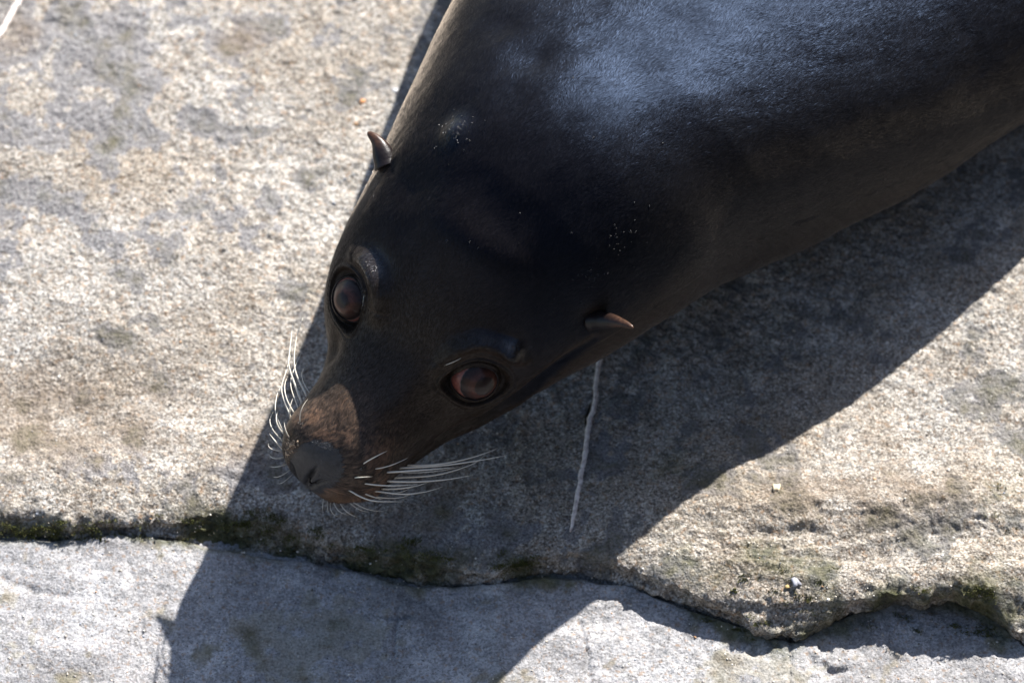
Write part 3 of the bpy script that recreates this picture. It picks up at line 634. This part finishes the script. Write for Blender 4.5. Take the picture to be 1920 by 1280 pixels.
# crumbs of sand stuck to the nose, beads of water in the coat
def ico(V_, F_):  # tiny octahedron template
    pass
OCT = np.array([(1, 0, 0), (-1, 0, 0), (0, 1, 0), (0, -1, 0), (0, 0, 1), (0, 0, -1)], float); OCTF = np.array([(0, 2, 4), (2, 1, 4), (1, 3, 4), (3, 0, 4), (2, 0, 5), (1, 2, 5), (3, 1, 5), (0, 3, 5)])
def ico_tpl():
    import bmesh
    b_ = bmesh.new(); bmesh.ops.create_icosphere(b_, subdivisions=2, radius=1); V_ = np.array([v.co[:] for v in b_.verts]); F_ = np.array([[v.index for v in fc.verts] for fc in b_.faces]); b_.free(); return V_, F_
ICO = ico_tpl()
def scatter(name, pts, rad, squash=1.0, jit=.3, tpl=(OCT, OCTF), smooth_=False, cols=None):
    T_, F_ = tpl; n = len(pts); k = len(T_); rad = np.broadcast_to(rad, (n,))
    q = RNG.normal(size=(n, 4)); q /= np.linalg.norm(q, axis=1, keepdims=True); a_, b_, c_, d_ = q.T
    Rm = np.stack([1-2*(c_**2+d_**2), 2*(b_*c_-d_*a_), 2*(b_*d_+c_*a_), 2*(b_*c_+d_*a_), 1-2*(b_**2+d_**2), 2*(c_*d_-b_*a_), 2*(b_*d_-c_*a_), 2*(c_*d_+b_*a_), 1-2*(b_**2+c_**2)], -1).reshape(n, 3, 3)
    sh = T_[None] * (1 + RNG.uniform(-jit, jit, (n, k, 1))) if jit else np.repeat(T_[None], n, 0)
    if jit: sh = np.einsum('nij,nkj->nki', Rm, sh * RNG.uniform(.6, 1.2, (n, 1, 3)))
    sh = sh * rad[:, None, None]; sh[..., 2] *= squash
    Vv = (np.asarray(pts)[:, None] + sh).reshape(-1, 3); Ff = (F_[None] + (np.arange(n)*k)[:, None, None]).reshape(-1, 3)
    me = mesh_np(name, Vv, Ff, smooth_)
    if cols is not None: vcol(me, 'tint', np.repeat(cols, k, 0))
    return me
def skin_spray(px, py, rx, ry, n):
    out = []
    for _ in range(n):
        P, nn, _i = SF.at(random.gauss(px, rx), random.gauss(py, ry)); out.append(P + nn*.5*S)
    return out
tint = Mat("grains", .8, .3); m = tint; a1 = m.attr('tint'); m.l(a1.outputs['Color'], m.b.inputs['Base Color'])
pts = skin_spray(545, 838, 5, 10, 26) + skin_spray(551, 832, 4, 3, 14) + skin_spray(538, 850, 3, 8, 10)
child("sand_grains", scatter("sand_grains", pts, RNG.uniform(1.2, 3.2, len(pts))*S, cols=np.array((.46, .34, .23))*RNG.uniform(.6, 1.2, (len(pts), 1))), tint.m, kind='stuff')
water = Mat("water_bead", .2, .5, (1, 1, 1)); water.b.inputs['Transmission Weight'].default_value = 1; water.b.inputs['IOR'].default_value = 1.33
pts = (skin_spray(1105, 515, 14, 12, 34) + skin_spray(1165, 450, 18, 28, 22) + skin_spray(690, 880, 10, 16, 16) + skin_spray(632, 900, 8, 5, 8) + skin_spray(710, 330, 14, 30, 12)
       + skin_spray(1030, 590, 5, 30, 8) + skin_spray(860, 500, 160, 120, 14) + skin_spray(1000, 250, 150, 120, 10) + skin_spray(565, 790, 8, 14, 12) + skin_spray(960, 655, 14, 8, 20) + skin_spray(700, 500, 10, 22, 22) + skin_spray(858, 240, 14, 16, 44))
child("water_beads", scatter("water_beads", pts, RNG.uniform(1.0, 2.4, len(pts))*S, .7, 0, ICO, True), water.m, kind='stuff')

# ------------------------------------------------------------------ small things on the rock
def surf_z(x, y):
    x = np.atleast_1d(np.asarray(x, float)); y = np.atleast_1d(np.asarray(y, float))
    ly = lip_y(x); fy = foot_y(x); up = y > ly; z = np.where(up, top_z(x, y), low_z(x, y))
    k = (ly - y) / np.maximum(ly - fy, 1e-4); mid = (~up) & (y > fy); zr = top_z(x, ly) * (1-k) - drop(x) * k
    return np.where(mid, zr, z)
def on_rock_many(Q):
    Q = np.asarray(Q, float); R_ = CF * FPX + CX * (Q[:, :1] - 960) - CU * (Q[:, 1:] - 640); z = np.zeros(len(Q))
    for _ in range(4):
        P = CAM + R_ * ((z - CAM[2]) / R_[:, 2])[:, None]; z = surf_z(P[:, 0], P[:, 1])
    return np.stack([P[:, 0], P[:, 1], z], 1)
def on_rock(px, py): return on_rock_many([(px, py)])[0]
def root_thing(name, loc, label, cat, group=None):
    o = bpy.data.objects.new(name, None); COL.objects.link(o); o.location = loc; o['label'] = label; o['category'] = cat
    if group: o['group'] = group
    return o
# dry stems
tw = Mat("dry_stem", .75, .3); m = tw; tc = m.n('ShaderNodeTexCoord').outputs['Object']
m.l(m.ramp(m.noise(tc, 260, 4, .6), [(.3, (.40, .32, .29)), (.5, (.74, .66, .61)), (.7, (.88, .82, .77))]), m.b.inputs['Base Color'])
m.l(m.bump(m.noise(tc, 700, 4, .7), .5, .0012), m.b.inputs['Normal'])
dk = Mat("dark_bark", .9, .2, (.02, .016, .012))
def stem(pix, rads, label, z_lift=4):
    P = [on_rock(x, y) + np.array([0, 0, (r*.55) * S]) for (x, y), r in zip(pix, rads)]
    zs = np.array([p_[2] for p_ in P]); zs = np.convolve(np.r_[zs[0], zs, zs[-1]], [.25, .5, .25], 'valid')
    for p_, z in zip(P, zs): p_[2] = z
    K = 90; C = bez(P, K); d = np.cumsum(np.r_[0, np.linalg.norm(np.diff(np.array(P), axis=0), axis=1)]); u = np.linspace(0, d[-1], K)
    r = np.interp(u, d, rads) * .8 * S * (1 + .22 * fbm(u*500, u*0, 3, 3)); C = C + np.stack([.0012*fbm(u*160, u*0+5, 9, 3), 0*u, 0*u], -1)
    o = link("dry_stem", tube_mesh("dry_stem", C, r, 12, .7), tw.m); o['label'] = label; o['category'] = "stem"; o['group'] = 'dry stems on the rock'
    return o, C, r
st, C, r = stem([(1128, 620), (1126, 660), (1122, 690), (1118, 725), (1114, 760), (1108, 785), (1103, 802), (1098, 840), (1090, 890), (1082, 935), (1076, 965), (1068, 998)], [6, 6, 6, 5.6, 6, 6.4, 6.6, 6, 6, 5.6, 5, 2.5],
                "pale dry stem on the shaded rock, running out from under the sea lion's jaw")
cr = [on_rock(x, y) + np.array([0, 0, 4*S]) for x, y in ((1107, 757), (1104, 770), (1099, 785), (1097, 805))]
me = tube_mesh("bark_split", bez(cr, 16), np.interp(np.linspace(0, 1, 16), [0, .3, .7, 1], [.6, 2.6, 2.2, .6])*S, 8); o = link("bark_split", me, dk.m, st)
stem([(-30, 110), (-10, 80), (5, 58), (22, 30), (34, 6), (50, -24)], [9, 8.5, 8, 8, 7, 6], "bleached pale stem lying on sunlit rock in the upper left corner")
# pebbles and chips
def pebble(px, py, r, colr, label, cat="pebble", name="pebble", fl=.6):
    P = on_rock(px, py); r *= .8; T_, F_ = ICO; V_ = np.sign(T_) * np.abs(T_)**.8 * (1 + .9 * fbm(T_[:, 0]*1.5+px, T_[:, 1]*1.5+T_[:, 2], 4, 2))[:, None] * np.array([1.15, .9, fl]) * r * S
    me = mesh_np(name, V_, F_); mm = Mat("stone_" + name, .7, .35); t_ = mm.n('ShaderNodeTexCoord').outputs['Object']
    mm.l(mm.mix(mm.fr(mm.noise(t_, 500, 4), .3, .7), tuple(x*.6 for x in colr), tuple(min(1, x*1.35) for x in colr)), mm.b.inputs['Base Color'])
    o = link(name, me, mm.m); o.location = P + np.array([0, 0, r*fl*.4*S]); o.rotation_euler = (0, 0, px); o['label'] = label; o['category'] = cat; o['group'] = 'small stones and chips on the rock'
pebble(680, 191, 7, (.55, .27, .12), "orange pebble on sunlit rock left of the sea lion's neck")
pebble(667, 233, 5, (.36, .22, .12), "small brown pebble just below the orange pebble")
pebble(741, 171, 7, (.62, .63, .66), "flat silvery stone chip beside the sea lion's neck", "stone chip", "stone_chip", .35)
pebble(1491, 1091, 11, (.36, .37, .42), "smooth blue grey pebble in mossy rock at lower right")
pebble(1477, 1100, 5, (.45, .33, .14), "tiny yellow pebble beside the blue grey pebble")
pebble(1456, 915, 10, (.66, .55, .38), "pale tan shell chip on sunlit rock right of the shadow", "shell chip", "shell_chip", .4)
# grit on both slabs
n = 15000; gxp = RNG.uniform(-.36, .36, n); gyp = RNG.uniform(-.30, .34, n); gz = surf_z(gxp, gyp)
pal = np.array([(.55, .53, .49), (.46, .42, .36), (.30, .28, .26), (.16, .14, .12), (.42, .26, .15), (.24, .26, .30), (.60, .56, .48)])
cols = pal[RNG.choice(7, n, p=[.28, .24, .16, .14, .05, .07, .06])] * RNG.uniform(.8, 1.15, (n, 1))
link("grit", scatter("grit", np.stack([gxp, gyp, gz], 1), np.abs(RNG.normal(0, 1.5, n)).clip(.5, 5)*S, .6, .3, cols=cols), tint.m, kind='stuff')
# water left on the rock
def wet_spray(lst):
    out = []
    for px, py, rx, ry, n_ in lst:
        for _ in range(n_): out.append((random.gauss(px, rx), random.gauss(py, ry)))
    return on_rock_many(out) + np.array([0, 0, .6*S])
pts = wet_spray([(25, 88, 18, 10, 16), (340, 145, 22, 14, 18), (455, 88, 28, 10, 12), (1500, 790, 60, 24, 40), (1600, 720, 60, 40, 40), (1700, 640, 60, 50, 20), (1760, 830, 40, 20, 12), (600, 375, 12, 6, 6), (560, 520, 14, 6, 4)])
o = link("water_beads", scatter("water_beads", pts, RNG.uniform(1.0, 2.6, len(pts))*S, .6, 0, ICO, True), water.m, kind='stuff')
# moss tufts along the joint
def moss_tufts():
    P = []; spots = [(50, 995, 60, 9, 900), (120, 1005, 40, 6, 300), (430, 985, 45, 18, 500), (500, 975, 30, 12, 350), (560, 1010, 60, 14, 300), (700, 1030, 70, 10, 350), (790, 1050, 50, 8, 250), (985, 1060, 16, 12, 420), (930, 1082, 14, 5, 150), (230, 1000, 60, 8, 200), (1830, 1140, 30, 12, 500), (1700, 1150, 30, 8, 220), (1490, 1085, 60, 25, 260), (1420, 1110, 60, 20, 220), (1880, 940, 20, 40, 120), (1395, 1160, 40, 8, 160)]
    for px, py, rx, ry, n_ in spots:
        n_ = int(n_ * .6)
        cl = [(random.gauss(px, rx), random.gauss(py, ry)) for _ in range(max(6, n_//22))]
        for _ in range(n_):
            c_ = random.choice(cl); P.append((random.gauss(c_[0], 7), random.gauss(c_[1], 3.5)))
    P = on_rock_many(P); P = np.repeat(P, 3, 0) + RNG.normal(0, 1.2*S, (3*len(P), 3))*np.array([1, 1, .3]); n_ = len(P)
    D = RNG.normal(0, .6, (n_, 3)) + np.array([0, -.1, .9]); D /= np.linalg.norm(D, axis=1, keepdims=True); L = RNG.uniform(2.5, 6, (n_, 1))*S
    W = np.cross(D, RNG.normal(size=(n_, 3))); W /= np.linalg.norm(W, axis=1, keepdims=True); wd = RNG.uniform(.6, 1.3, (n_, 1))*S
    Vv = np.stack([P-W*wd, P+W*wd, P+D*L], 1).reshape(-1, 3); me = mesh_np("moss", Vv, np.arange(3*n_).reshape(-1, 3), False)
    pal = np.array([(.075, .085, .018), (.10, .11, .026), (.05, .055, .016), (.12, .11, .04)]); vcol(me, 'tint', np.repeat(pal[RNG.choice(4, n_)], 3, 0)); return me
link("moss", moss_tufts(), tint.m, kind='stuff')
print("verts", sum(len(o.data.vertices) for o in bpy.data.objects if o.type == 'MESH'), "tris", sum(len(o.data.loops) - 2*len(o.data.polygons) for o in bpy.data.objects if o.type == 'MESH'))
